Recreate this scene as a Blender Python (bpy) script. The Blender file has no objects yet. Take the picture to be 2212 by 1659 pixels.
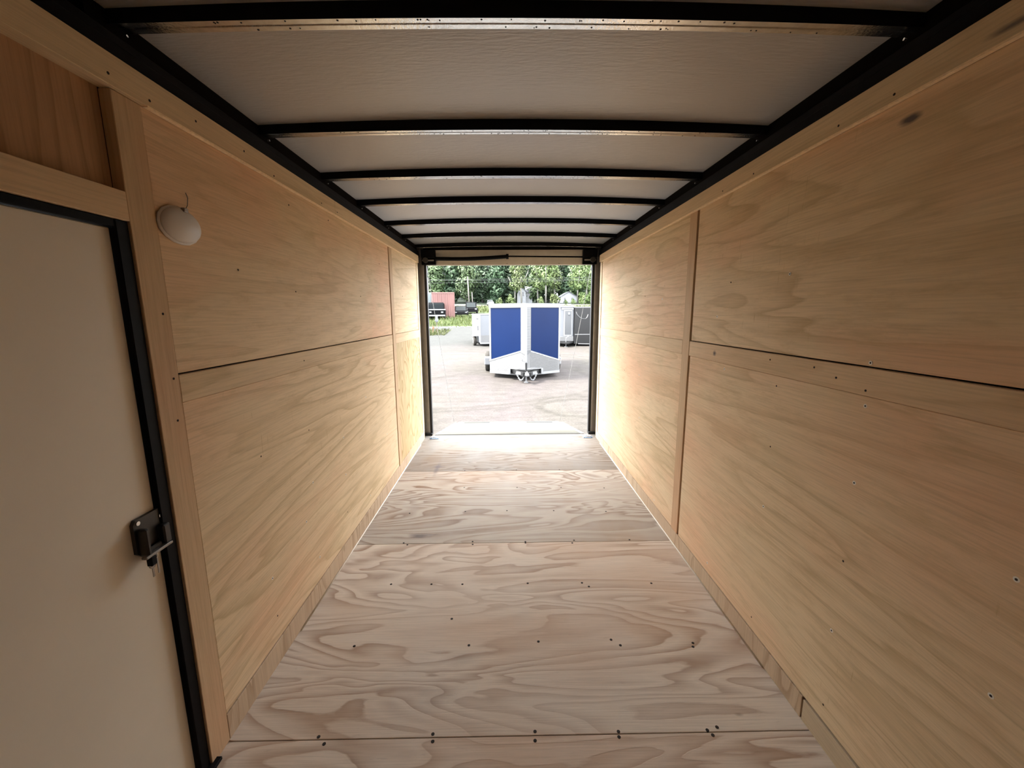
import bpy, bmesh, math, random
from mathutils import Vector, Matrix

sc = bpy.context.scene
COL = sc.collection

# ------------------------------------------------------------------ camera
F_PX, W_PX = 895.0, 2212.0
YAW, PITCH, ROLL, CAM_H = .0141, .16865, -.0054, 1.47
def cam_axes(yaw, pitch, roll):
    cy, sy, cp, sp = math.cos(yaw), math.sin(yaw), math.cos(pitch), math.sin(pitch)
    fwd = Vector((sy*cp, cy*cp, -sp)); right = Vector((cy, -sy, 0)); up = right.cross(fwd)
    cr, sr = math.cos(roll), math.sin(roll)
    return cr*right + sr*up, -sr*right + cr*up, fwd
r_, u_, f_ = cam_axes(YAW, PITCH, ROLL)
cd = bpy.data.cameras.new('camera'); cd.sensor_width = 36; cd.sensor_fit = 'HORIZONTAL'
cd.lens = 36*F_PX/W_PX; cd.clip_start = .02; cd.clip_end = 600
cam = bpy.data.objects.new('camera', cd); COL.objects.link(cam)
cam.matrix_world = Matrix(((r_.x, u_.x, -f_.x, 0), (r_.y, u_.y, -f_.y, 0), (r_.z, u_.z, -f_.z, CAM_H), (0, 0, 0, 1)))
sc.camera = cam

# ------------------------------------------------------------------ sky, sun, exposure
SKY, SUN, EXPO = 1.0, 2.2, 3.97
wd = bpy.data.worlds.new('overcast_sky'); sc.world = wd; wd.use_nodes = True
nt = wd.node_tree; nt.nodes.clear()
wo = nt.nodes.new('ShaderNodeOutputWorld'); bg = nt.nodes.new('ShaderNodeBackground')
tc = nt.nodes.new('ShaderNodeTexCoord'); nz = nt.nodes.new('ShaderNodeTexNoise'); cr = nt.nodes.new('ShaderNodeValToRGB')
nz.inputs['Scale'].default_value = 2.2; nz.inputs['Detail'].default_value = 5
cr.color_ramp.elements[0].position = .3; cr.color_ramp.elements[0].color = (.78, .86, .98, 1)
cr.color_ramp.elements[1].position = .65; cr.color_ramp.elements[1].color = (1, 1, 1, 1)
nt.links.new(tc.outputs['Generated'], nz.inputs['Vector']); nt.links.new(nz.outputs['Fac'], cr.inputs['Fac'])
nt.links.new(cr.outputs['Color'], bg.inputs['Color']); bg.inputs['Strength'].default_value = SKY
nt.links.new(bg.outputs['Background'], wo.inputs['Surface'])
sd = bpy.data.lights.new('hazy_sun', 'SUN'); sd.energy = SUN; sd.angle = math.radians(14); sd.color = (1, .96, .9)
so = bpy.data.objects.new('hazy_sun', sd); COL.objects.link(so)
so.rotation_euler = Vector((.62, .06, -.78)).to_track_quat('-Z', 'Y').to_euler()
sc.view_settings.view_transform = 'Standard'; sc.view_settings.look = 'None'
sc.view_settings.gamma = 1; sc.view_settings.exposure = EXPO; sc.view_settings.use_curve_mapping = False
cy = sc.cycles
cy.max_bounces = 14; cy.diffuse_bounces = 10; cy.glossy_bounces = 5; cy.transmission_bounces = 6
cy.use_denoising = True; cy.use_adaptive_sampling = True; cy.adaptive_threshold = .02; cy.sample_clamp_indirect = 6; cy.caustics_reflective = False; cy.caustics_refractive = False

# ------------------------------------------------------------------ helpers
class MB:
    def __init__(s): s.bm = bmesh.new()
    def _mi(s, faces, mi):
        for f in faces: f.material_index = mi
    def box(s, x0, x1, y0, y1, z0, z1, mi=0, bev=0, mat=None):
        g = bmesh.ops.create_cube(s.bm, size=1)['verts']
        M = Matrix.Translation(((x0+x1)/2, (y0+y1)/2, (z0+z1)/2)) @ Matrix.Diagonal((x1-x0, y1-y0, z1-z0, 1))
        if mat is not None: M = mat @ M
        bmesh.ops.transform(s.bm, matrix=M, verts=g)
        fs = set(f for v in g for f in v.link_faces); s._mi(fs, mi)
        if bev:
            es = list(set(e for v in g for e in v.link_edges))
            r = bmesh.ops.bevel(s.bm, geom=es, offset=bev, segments=1, affect='EDGES', profile=.5)
            s._mi(r['faces'], mi)
        return s
    def poly(s, pts, mi=0):
        f = s.bm.faces.new([s.bm.verts.new(p) for p in pts]); f.material_index = mi; return s
    def prism(s, pts, d, mi=0):
        d = Vector(d); a = [s.bm.verts.new(p) for p in pts]; b = [s.bm.verts.new(Vector(p)+d) for p in pts]
        n = len(pts); fs = [s.bm.faces.new(a), s.bm.faces.new(b[::-1])]
        for i in range(n): fs.append(s.bm.faces.new((a[i], b[i], b[(i+1) % n], a[(i+1) % n])))
        s._mi(fs, mi); bmesh.ops.recalc_face_normals(s.bm, faces=fs); return s
    def tube(s, pts, rad, seg=8, mi=0, cap=True, smooth=True):
        pts = [Vector(p) for p in pts]; n = len(pts); rings = []
        rads = rad if isinstance(rad, (list, tuple)) else [rad]*n
        ref = None
        for i, p in enumerate(pts):
            t = (pts[min(i+1, n-1)]-pts[max(i-1, 0)]).normalized()
            if ref is None:
                ref = Vector((0, 0, 1)) if abs(t.z) < .9 else Vector((1, 0, 0))
            a = t.cross(ref).normalized(); b = t.cross(a).normalized(); ref = a.cross(t)
            rings.append([s.bm.verts.new(p+(a*math.cos(q)+b*math.sin(q))*rads[i]) for q in [2*math.pi*k/seg for k in range(seg)]])
        fs = []
        for i in range(n-1):
            for k in range(seg):
                fs.append(s.bm.faces.new((rings[i][k], rings[i][(k+1) % seg], rings[i+1][(k+1) % seg], rings[i+1][k])))
        for f in fs: f.smooth = smooth
        if cap: fs += [s.bm.faces.new(rings[0][::-1]), s.bm.faces.new(rings[-1])]
        s._mi(fs, mi); return s
    def cyl(s, c, ax, r, h, seg=16, mi=0, r2=None):
        c = Vector(c); ax = Vector(ax).normalized()
        return s.tube([c, c+ax*h], [r, r if r2 is None else r2], seg, mi, True, False)
    def ell(s, c, r, useg=20, vseg=10, mi=0, half=None):
        g = bmesh.ops.create_uvsphere(s.bm, u_segments=useg, v_segments=vseg, radius=1)['verts']
        bmesh.ops.transform(s.bm, matrix=Matrix.Translation(c) @ Matrix.Diagonal((*r, 1)), verts=g)
        fs = set(f for v in g for f in v.link_faces); s._mi(fs, mi)
        for f in fs: f.smooth = True
        return s
    def mesh(s, name, mats):
        me = bpy.data.meshes.new(name); s.bm.normal_update(); s.bm.to_mesh(me); s.bm.free()
        for m in (mats if isinstance(mats, (list, tuple)) else [mats]): me.materials.append(m)
        return me
    def build(s, name, mats, parent=None, **kw): return obj(name, s.mesh(name, mats), parent, **kw)
def obj(name, data, parent=None, label=None, cat=None, group=None, kind=None):
    o = bpy.data.objects.new(name, data); COL.objects.link(o)
    if parent is not None: o.parent = parent
    return tag(o, label, cat, group, kind)
def tag(o, label=None, cat=None, group=None, kind=None):
    if label: o['label'] = label
    if cat: o['category'] = cat
    if group: o['group'] = group
    if kind: o['kind'] = kind
    return o
def thing(name, label, cat, loc=(0, 0, 0), rz=0, group=None):
    o = obj(name, None, None, label, cat, group); o.location = loc; o.rotation_euler.z = rz; o.empty_display_size = .1
    return o
def piece(name, data, parent, loc, rot=(0, 0, 0)):
    o = obj(name, data, parent); o.location = loc; o.rotation_euler = rot; return o

# ------------------------------------------------------------------ materials
def newmat(name):
    m = bpy.data.materials.new(name); m.use_nodes = True
    n = m.node_tree; b = n.nodes['Principled BSDF']; return m, n, b
class N:
    """short hand for node graphs"""
    def __init__(s, n): s.n = n
    def node(s, t, **kw):
        x = s.n.nodes.new(t)
        for k, v in kw.items(): setattr(x, k, v)
        return x
    def put(s, sock, v):
        if hasattr(v, 'is_output'): s.n.links.new(v, sock)
        else: sock.default_value = v
    def math(s, op, a, b=0, clamp=False):
        x = s.node('ShaderNodeMath', operation=op); x.use_clamp = clamp
        s.put(x.inputs[0], a); s.put(x.inputs[1], b); return x.outputs[0]
    def noise(s, vec, scale, detail=3, rough=.5, dist=0):
        x = s.node('ShaderNodeTexNoise'); s.put(x.inputs['Vector'], vec)
        x.inputs['Scale'].default_value = scale; x.inputs['Detail'].default_value = detail
        x.inputs['Roughness'].default_value = rough; x.inputs['Distortion'].default_value = dist
        return x.outputs['Fac']
    def mapv(s, vec, scale=(1, 1, 1), loc=(0, 0, 0), rot=(0, 0, 0)):
        x = s.node('ShaderNodeMapping'); s.put(x.inputs['Vector'], vec)
        x.inputs['Scale'].default_value = scale; x.inputs['Location'].default_value = loc; x.inputs['Rotation'].default_value = rot
        return x.outputs[0]
    def ramp(s, fac, stops):
        x = s.node('ShaderNodeValToRGB'); e = x.color_ramp.elements
        while len(e) < len(stops): e.new(.5)
        for q, (p, c) in zip(e, stops):
            q.position = p; q.color = (*c, 1) if isinstance(c, (list, tuple)) else (c, c, c, 1)
        s.put(x.inputs[0], fac); return x.outputs[0]
    def mix(s, fac, a, b, mode='MIX'):
        x = s.node('ShaderNodeMix', data_type='RGBA', blend_type=mode)
        s.put(x.inputs[0], fac); s.put(x.inputs[6], a if hasattr(a, 'is_output') else (*a, 1)); s.put(x.inputs[7], b if hasattr(b, 'is_output') else (*b, 1))
        return x.outputs[2]
    def coord(s, which='Object'): return s.node('ShaderNodeTexCoord').outputs[which]
    def bump(s, h, strength=.3, dist=.01):
        x = s.node('ShaderNodeBump'); x.inputs['Strength'].default_value = strength; x.inputs['Distance'].default_value = dist
        s.put(x.inputs['Height'], h); return x.outputs[0]
    def sep(s, v):
        x = s.node('ShaderNodeSeparateXYZ'); s.put(x.inputs[0], v); return x.outputs
def pbr(name, col, rough=.6, metal=0, var=0, vs=20, bump=0, bs=60, spec=None):
    m, n, b = newmat(name); k = N(n)
    b.inputs['Roughness'].default_value = rough; b.inputs['Metallic'].default_value = metal
    if spec is not None: b.inputs['Specular IOR Level'].default_value = spec
    if var:
        f = k.noise(k.coord(), vs, 4)
        c = k.mix(k.ramp(f, [(.3, 0.), (.7, 1.)]), [x*(1-var) for x in col], [min(1, x*(1+var)) for x in col])
        n.links.new(c, b.inputs['Base Color'])
    else: b.inputs['Base Color'].default_value = (*col, 1)
    if bump:
        n.links.new(k.bump(k.noise(k.coord(), bs, 3), bump, .01), b.inputs['Normal'])
    return m
def plywood(name, grain, light, dark, pink, rings=7, contrast=.6, seed=0, along=.45, across=1.9, pinkness=.5, stains=(), rough=.62, wear=0, width=.35, spec=.06, checks=0, figure=.45):
    """rotary-cut veneer: contour lines of a stretched noise field; grain = axis index the grain runs along"""
    m, n, b = newmat(name); k = N(n); co = k.coord()
    s1 = [across]*3; s1[grain] = along
    wob = k.noise(k.mapv(co, [5 if i != grain else 1.5 for i in range(3)], (seed, 0, seed)), 1.6, 2)
    a = k.noise(k.mapv(co, s1, (seed*3.1, seed*1.7, seed*2.3)), 1.0, 1.5+figure, .45, figure)
    fine = k.noise(k.mapv(co, [9 if i != grain else 2.0 for i in range(3)], (seed, seed, 0)), 3.2, 4, .6)
    v = k.math('ADD', k.math('MULTIPLY', a, rings), k.math('ADD', k.math('MULTIPLY', wob, .5), k.math('MULTIPLY', fine, .22)))
    fr = k.math('FRACT', v)
    ring = k.ramp(fr, [(0, .12), (.25, 0.), (1-width, .28), (.93, 1.), (1, .1)])
    mask = k.ramp(k.noise(k.mapv(co, [1.3 if i != grain else .5 for i in range(3)], (0, seed*4.4, 3)), 1.2, 2), [(.32, .35), (.58, 1.)])
    fib = k.noise(k.mapv(co, [170 if i != grain else 5 for i in range(3)]), 1.0, 3, .65)
    fac = k.math('MULTIPLY', k.math('MULTIPLY', ring, mask), contrast)
    col = k.mix(fac, light, dark)
    pk = k.ramp(k.noise(k.mapv(co, [1.4 if i != grain else .7 for i in range(3)], (seed*.7, 9, seed)), 1.3, 3, .55), [(.46, 0.), (.68, 1.)])
    col = k.mix(k.math('MULTIPLY', pk, pinkness), col, pink)
    col = k.mix(.55, col, k.ramp(fib, [(.25, .70), (.55, 1.), (.8, 1.12)]), 'MULTIPLY')
    if checks:
        ck = k.noise(k.mapv(co, [7 if i == 2 else 60 for i in range(3)], (seed, 3, seed)), 1.0, 3, .6)
        ckm = k.ramp(k.noise(k.mapv(co, (1, .55, 1), (seed*2, seed, 0)), 1.3, 2), [(.52, 0.), (.66, 1.)])
        col = k.mix(k.math('MULTIPLY', k.math('MULTIPLY', k.ramp(ck, [(.66, 0.), (.74, 1.)]), ckm), checks), col, dark)
        bl = k.noise(k.mapv(co, [16 if i != grain else 3.5 for i in range(3)], (1, seed, 5)), 1.3, 5, .72)
        col = k.mix(k.math('MULTIPLY', k.ramp(bl, [(.52, 0.), (.72, 1.)]), checks*.55), col, dark)
    # pin knots and small splits
    vo = k.node('ShaderNodeTexVoronoi'); k.put(vo.inputs['Vector'], k.mapv(co, [6 if i != grain else 2.6 for i in range(3)], (seed, 0, 0)))
    vo.inputs['Scale'].default_value = .8
    kn = k.math('MULTIPLY', k.ramp(vo.outputs['Distance'], [(.0, 1.), (.045, .0)]), k.math('GREATER_THAN', k.sep(vo.outputs['Color'])[0], .62))
    col = k.mix(k.math('MULTIPLY', kn, .75), col, (.10, .055, .025))
    if wear:
        w = k.noise(k.mapv(co, (1.2, .5, 1), (2, 5, 0)), 1.4, 4, .6)
        col = k.mix(k.math('MULTIPLY', k.ramp(w, [(.4, 0.), (.65, 1.)]), wear), col, tuple(v*.92 for v in light[:1])*1+(light[0]*.87, light[0]*.80))
        d = k.noise(k.mapv(co, (4, 22, 1)), 2.0, 5, .7)
        col = k.mix(k.math('MULTIPLY', k.ramp(d, [(.62, 0.), (.78, 1.)]), .35), col, (.19, .16, .15))
    for (cx, cy_, cz, sx, sy, sz, st) in stains:
        mv = k.mapv(co, (1/sx, 1/sy, 1/sz), (-cx/sx, -cy_/sy, -cz/sz))
        ln = k.node('ShaderNodeVectorMath', operation='LENGTH'); k.put(ln.inputs[0], mv)
        dd = k.math('ADD', ln.outputs['Value'], k.math('MULTIPLY', k.math('SUBTRACT', fine, .5), 1.6))
        col = k.mix(k.math('MULTIPLY', k.ramp(dd, [(.25, 1.), (1., 0.)]), st), col, (.12, .10, .105))
    n.links.new(col, b.inputs['Base Color'])
    b.inputs['Roughness'].default_value = rough; b.inputs['Specular IOR Level'].default_value = spec
    h = k.math('ADD', k.math('MULTIPLY', fib, .4), k.math('MULTIPLY', fac, -.5))
    n.links.new(k.bump(h, .22, .004), b.inputs['Normal'])
    return m

WALL_L, WALL_D, WALL_P = (.75, .592, .385), (.48, .345, .185), (.77, .47, .30)
m_wall_a = plywood('plywood_wall_a', 1, WALL_L, WALL_D, WALL_P, 10, .68, 1.3, .42, 4.2, 0.69, checks=.8)
m_wall_b = plywood('plywood_wall_b', 1, WALL_L, WALL_D, WALL_P, 10, .68, 4.7, .36, 4.0, 0.59, checks=.8)
m_wall_c = plywood('plywood_wall_c', 1, WALL_L, WALL_D, WALL_P, 10, .68, 7.9, .36, 4.0, 0.59, checks=.8)
m_wall_d = plywood('plywood_wall_d', 1, WALL_L, WALL_D, WALL_P, 11, .68, 11.2, .34, 3.6, 0.79, stains=((1.078, 1.178, 1.969, .05, .035, .014, .95),), checks=.8)
m_wall_e = plywood('plywood_wall_knotty', 2, (.56, .44, .255), (.30, .175, .055), (.54, .36, .18), 14, 1.0, 5.1, 1.4, 3.0, .25,
                   stains=((-.983, 4.527, .363, .05, .022, .055, .9),))
m_over = plywood('plywood_over_door', 2, (.47, .285, .165), (.26, .14, .07), (.42, .23, .125), 9, .85, 2.2, .3, 4.5, .4)
m_board = plywood('board_plain', 1, (.70, .548, .352), (.46, .33, .175), (.68, .455, .285), 5, .5, 6.3, .35, 5, .5, stains=((1.071, .963, 2.055, .05, .07, .012, .95), (1.069, 2.106, 1.262, .05, .02, .018, .9)))
m_post = plywood('board_upright', 2, (.60, .435, .27), (.42, .27, .15), (.62, .35, .21), 4, .5, 8.8, .35, 5, .95)
m_base = plywood('board_crosscut', 2, (.56, .43, .30), (.37, .26, .165), (.5, .35, .24), 6, .8, 3.3, .9, 6, .4)
m_base2 = plywood('board_pale', 1, (.56, .46, .32), (.44, .33, .21), (.51, .39, .26), 3, .4, 9.3, .4, 4, .3)
m_ply_edge = pbr('raw_ply_edge', (.90, .70, .46), .7, 0, .12, 90)
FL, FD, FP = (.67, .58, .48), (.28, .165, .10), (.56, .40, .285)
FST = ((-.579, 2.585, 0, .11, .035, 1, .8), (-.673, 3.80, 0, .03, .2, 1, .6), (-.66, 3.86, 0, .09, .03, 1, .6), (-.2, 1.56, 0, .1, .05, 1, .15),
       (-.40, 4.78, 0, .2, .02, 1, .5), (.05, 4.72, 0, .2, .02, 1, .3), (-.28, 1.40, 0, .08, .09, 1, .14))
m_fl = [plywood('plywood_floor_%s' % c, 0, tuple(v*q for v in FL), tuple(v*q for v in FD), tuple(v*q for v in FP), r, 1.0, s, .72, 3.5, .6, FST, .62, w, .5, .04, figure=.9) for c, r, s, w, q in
        (('a', 10, 3.7, .2, 1.05), ('b', 11, 1.1, .25, 1.0), ('c', 13, 6.2, .5, .69), ('d', 14, 9.4, .8, .38))]  # sheets nearer the opening darkened in colour to offset the strong daylight there
m_black = pbr('black_paint_and_bow_shade', (.0035, .0035, .004), .6, 0, .3, 30, spec=.1)
m_rubber = pbr('black_rubber', (.012, .012, .012), .7)
m_cavity = pbr('dark_cavity', (.005, .0032, .002), .9, spec=.05)
m_galv = pbr('galvanised_steel', (.66, .68, .70), .22, 1, .12, 35, .12, 120)
m_zinc = pbr('zinc_plate', (.20, .30, .42), .4, .3, .1, 60)
m_chrome = pbr('bright_steel', (.7, .7, .72), .25, 1)
m_doorskin = pbr('door_skin', (.72, .655, .54), .5, 0, .04, 3)
m_white_plastic = pbr('white_plastic', (.62, .58, .54), .4, 0, .03, 8)
m_hole = pbr('hole_dark', (.015, .01, .008), .9)
m_frame_metal = pbr('brushed_frame_steel', (.30, .28, .26), .42, .6, .1, 15)
m_dark_steel = pbr('dark_pulley_steel', (.05, .048, .045), .45, .4)
m_hdr = pbr('header_skin', (.62, .58, .50), .5, 0, .05, 12)
m_cable = pbr('cable_sheath', (.20, .20, .19), .45)
m_light_leak = pbr('light_leak_pale', (.80, .75, .66), .6)
def ceiling_mat():
    m, n, b = newmat('ceiling_sheet_white'); k = N(n); co = k.coord()
    f = k.noise(k.mapv(co, (1, 2, 1)), 1.5, 3)
    n.links.new(k.mix(f, (.40, .385, .37), (.45, .43, .41)), b.inputs['Base Color'])
    b.inputs['Roughness'].default_value = .46; b.inputs['IOR'].default_value = 2.1
    h = k.noise(k.mapv(co, (14, 60, 14)), 1.6, 3)
    n.links.new(k.bump(h, .24, .01), b.inputs['Normal']); return m
m_ceil = ceiling_mat()

# ------------------------------------------------------------------ trailer shell: floor
XL, XR, Y0, YE, ZT = -.979, 1.069, -1.5, 4.80, 2.108
fl = MB().box(XL-.05, XR+.05, Y0, 4.93, -.08, -.019).build('floor', m_cavity, kind='structure')
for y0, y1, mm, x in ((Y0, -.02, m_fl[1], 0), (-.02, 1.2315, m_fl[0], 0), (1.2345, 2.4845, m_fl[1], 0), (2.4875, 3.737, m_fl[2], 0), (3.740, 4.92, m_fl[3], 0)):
    MB().box(XL-.012, XR+.012, y0, y1, -.019, 0, bev=.0012).build('plywood_sheet', mm, fl)
m_screw = pbr('screw_head_plated', (.80, .78, .72), .4)
def screw_mesh(name, r, deep, dark):
    b = MB(); b.cyl((0, 0, -.004), (0, 0, 1), r, .0048, 10, 0); b.cyl((0, 0, .0004), (0, 0, 1), r*deep, .0008, 8, 1)
    return b.mesh(name, [m_hole if dark else m_screw, m_hole])
me_fs = screw_mesh('floor_screw', .0062, .5, True); me_ws = screw_mesh('wall_screw', .0064, .45, False); me_wd = screw_mesh('wall_nail', .0036, .4, True)
FS = [(-.644, 2.079), (-.421, 2.074), (-.25, 2.07), (.11, 2.07), (.41, 2.067), (.442, 2.035), (.791, 2.055), (-.692, 1.648), (-.177, 1.642), (.137, 1.657), (.469, 1.661), (.503, 1.628), (.833, 1.634), (.824, 1.613), (-.27, 1.245), (-.266, 1.219), (.093, 1.247), (.091, 1.215), (.39, 1.241), (.387, 1.222), (.708, 1.24), (.748, 1.25), (.719, 1.222), (-.642, 1.218), (-.672, 1.243), (-.676, 2.497), (-.647, 2.474), (-.228, 2.502), (-.225, 2.469), (.117, 2.493), (.437, 2.503), (.42, 2.47), (.802, 2.5), (-.73, 2.904), (-.316, 2.922), (-.002, 2.929), (.351, 2.92), (.741, 2.895), (-.367, 3.362), (.086, 3.35), (.462, 3.34), (.827, 3.32), (-.275, 1.808), (.117, 2.478), (.09, 3.752), (-.4, 3.75), (.5, 3.75)]
for x, y in FS: piece('screw', me_fs, fl, (x, y, 0))

# ------------------------------------------------------------------ walls
LS = [(1.678, 2.07), (1.875, 2.044), (2.007, 1.961), (2.436, 1.985), (2.332, 2.049), (1.597, .913), (1.898, .472), (1.583, .386), (1.589, .206), (2.411, .508), (2.815, .187), (2.396, .271), (1.999, .22), (1.997, .633), (2.003, .905), (2.419, .74), (1.141, 2.055), (1.26, 2.048), (1.435, 2.07), (2.537, 2.05), (1.586, 1.633), (1.999, 1.576), (1.22, 1.286), (1.213, 1.161), (1.215, 1.474), (2.883, 1.59), (4.045, 1.637), (2.013, 1.25), (3.354, 1.856), (3.3, .95), (3.3, .5), (2.85, .9)]
RS = [(1.592, 1.611), (1.195, 1.321), (1.602, 1.181), (1.192, 1.192), (1.196, 1.238), (1.601, .931), (1.606, .669), (1.193, .949), (1.193, .685), (.775, .912), (1.2, .429), (1.192, .151), (.775, .627), (2.001, 1.196), (2.006, 1.61), (3.238, .635), (2.015, .145), (1.61, .147), (2.112, 1.449), (2.823, .123), (3.232, 1.595), (2.874, 1.562), (3.288, .976), (3.695, .958), (3.712, .655), (1.411, 1.28), (1.654, 1.28), (1.311, 1.259), (1.87, 2.05), (2.124, 2.05), (1.223, 2.05), (1.414, 2.05), (4.2, 1.6), (4.2, .8)]
def wall(side):
    X = XL if side < 0 else XR
    s = side                                    # +1: wall surface looks towards -x
    def slab(b, face, thick, y0, y1, z0, z1, bev=.0015):
        a, c = X+s*face, X+s*(face+thick)
        return b.box(min(a, c), max(a, c), y0, y1, z0, z1, bev=bev)
    name = 'wall_left' if s < 0 else 'wall_right'
    if s < 0:
        b = MB(); slab(b, .03, .02, 1.15, 4.93, -.08, 2.26, 0); slab(b, .05, .02, Y0, .34, -.08, 2.26, 0); slab(b, .066, .02, .30, 1.20, 1.70, 2.26, 0)
    else:
        b = MB(); slab(b, .03, .02, Y0, 4.93, -.08, 2.26, 0)
    w = b.build(name, m_cavity, kind='structure')
    P = lambda face, th, y0, y1, z0, z1, nm, mt, lab=None: obj(nm, slab(MB(), face, th, y0, y1, z0, z1).mesh(nm, mt), w, lab)
    if s < 0:
        P(.003, .022, 1.242, 3.614, 1.2985, 2.028, 'plywood_panel', m_wall_a)
        P(.002, .022, 1.242, 3.614, .1035, 1.209, 'plywood_panel', m_wall_b)
        P(.003, .022, 3.7215, 4.712, 1.296, 2.028, 'plywood_panel', m_wall_c)
        P(.002, .022, 3.7215, 4.712, .1025, 1.209, 'plywood_panel', m_wall_e, 'plywood panel with bold oval grain')
        P(.030, .012, .2, 1.1525, 1.784, 2.036, 'plywood_panel', m_over, 'dark reddish recessed panel over the door')
        P(0, .05, 1.153, 1.24, 0, 2.028, 'door_post', m_post)
        P(-.002, .05, .33, 1.151, 1.712, 1.785, 'header_board', m_board)
        for y0, y1 in ((1.241, 3.612), (3.7215, 4.716)): P(0, .02, y0, y1, 1.21, 1.293, 'mid_rail', m_board)
        P(0, .02, 3.632, 3.7205, .1, 2.028, 'batten', m_post)
        P(0, .02, 4.722, YE, .1, 2.028, 'batten', m_board)
        P(0, .03, 1.242, YE, 0, .0985, 'base_board', m_base)
        for y0, y1 in ((Y0, 2.5095), (2.5125, YE)): P(-.011, .045, y0, y1, 2.03, ZT, 'top_trim', m_board)
        P(0, .02, Y0, .335, 0, 2.028, 'plywood_panel', m_wall_d)
    else:
        P(.003, .022, -.03, 2.389, 1.3105, 2.028, 'plywood_panel', m_wall_d)
        P(.002, .022, -.03, 2.389, .0935, 1.221, 'plywood_panel', m_wall_c)
        P(.003, .022, Y0, -.036, 1.3105, 2.028, 'plywood_panel', m_wall_a)
        P(.002, .022, Y0, -.036, .0935, 1.221, 'plywood_panel', m_wall_b)
        P(.003, .022, 2.5015, 4.70, 1.306, 2.028, 'plywood_panel', m_wall_b)
        P(.002, .022, 2.5015, 4.70, .0925, 1.221, 'plywood_panel', m_wall_a)
        for y0, y1 in ((Y0, 2.402), (2.5015, 4.704)): P(0, .02, y0, y1, 1.222, 1.305, 'mid_rail', m_board)
        P(0, .02, 2.408, 2.5, .089, 2.028, 'batten', m_post)
        P(0, .02, 4.72, YE, .089, 2.028, 'batten', m_board)
        P(0, .03, 1.2815, YE, 0, .088, 'base_board', m_base)
        P(0, .03, Y0, 1.2745, 0, .084, 'base_board', m_base2, 'paler smooth base board piece')
        P(-.011, .045, Y0, YE, 2.03, ZT, 'top_trim', m_board)
    # raw ply edge under the trim and the painted daylight leak along the floor
    e = MB(); slab(e, -.0115, .014, 1.25 if s < 0 else Y0, 4.72, 2.0275, 2.0325, 0); e.build('trim_edge', m_ply_edge, w)
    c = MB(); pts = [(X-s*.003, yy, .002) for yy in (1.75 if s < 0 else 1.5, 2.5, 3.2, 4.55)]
    c.tube(pts, .0042, 6).build('light_leak_strip', m_light_leak, w, label='thin pale strip standing for daylight leaking in at the floor edge')  # pale strip stands for daylight leaking in under the wall
    R = (0, math.radians(-90*s), 0)
    for i, (y, z) in enumerate(LS if s < 0 else RS):
        fine = z > 2.03 or (1.21 < z < 1.306) or z < .1 or (s < 0 and (1.15 < y < 1.24))
        dd = (-.011 if z > 2.03 else 0) if fine else .0025
        piece('screw', me_wd if (fine or i % 3 == 2 or (s < 0 and z > 1.3)) else me_ws, w, (X+s*dd, y, z), R)
    return w
wl = wall(-1); wr = wall(1)

MB().box(XL-.05, XR+.05, Y0-.05, Y0, -.08, 2.26).build('wall_front', m_wall_b, kind='structure')

# ------------------------------------------------------------------ roof: edge tubes, arched sheet, bows
for nm, X, s in (('trim_1', XL, -1), ('trim_2', XR, 1)):
    b = MB()
    for f, t, z0, z1 in ((.004, .05, ZT+.001, 2.150), (.010, .05, 2.150, 2.176)):
        a, c = X+s*f, X+s*(f+t); b.box(min(a, c), max(a, c), Y0, 4.93, z0, z1, bev=.002)
    b.build(nm, m_black, kind='structure')
XC, HW = .045, 1.10
def arch(x, zc, ze): return zc-(zc-ze)*((x-XC)/HW)**2
NX = 24
xs = [XC-HW+2*HW*i/NX for i in range(NX+1)]
b = MB(); top = [[b.bm.verts.new((x, y, arch(x, 2.261, 2.234))) for x in xs] for y in (Y0, 4.95)]
up = [[b.bm.verts.new((x, y, arch(x, 2.274, 2.248))) for x in xs] for y in (Y0, 4.95)]
for i in range(NX):
    for L_ in (top, up):
        f = b.bm.faces.new((L_[0][i], L_[0][i+1], L_[1][i+1], L_[1][i])); f.smooth = True
for a in (0, 1):
    for i in range(NX): b.bm.faces.new((top[a][i], top[a][i+1], up[a][i+1], up[a][i]))
bmesh.ops.recalc_face_normals(b.bm, faces=b.bm.faces[:])
ceil = b.build('ceiling', m_ceil, kind='structure')
rnd = random.Random(4)
BOWY = [-1.2, -.6, .02, .62, 1.208, 1.866, 2.447, 3.0, 3.655, 4.25, 4.845]
xs2 = [-1.028+2.146*i/22 for i in range(23)]
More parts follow.
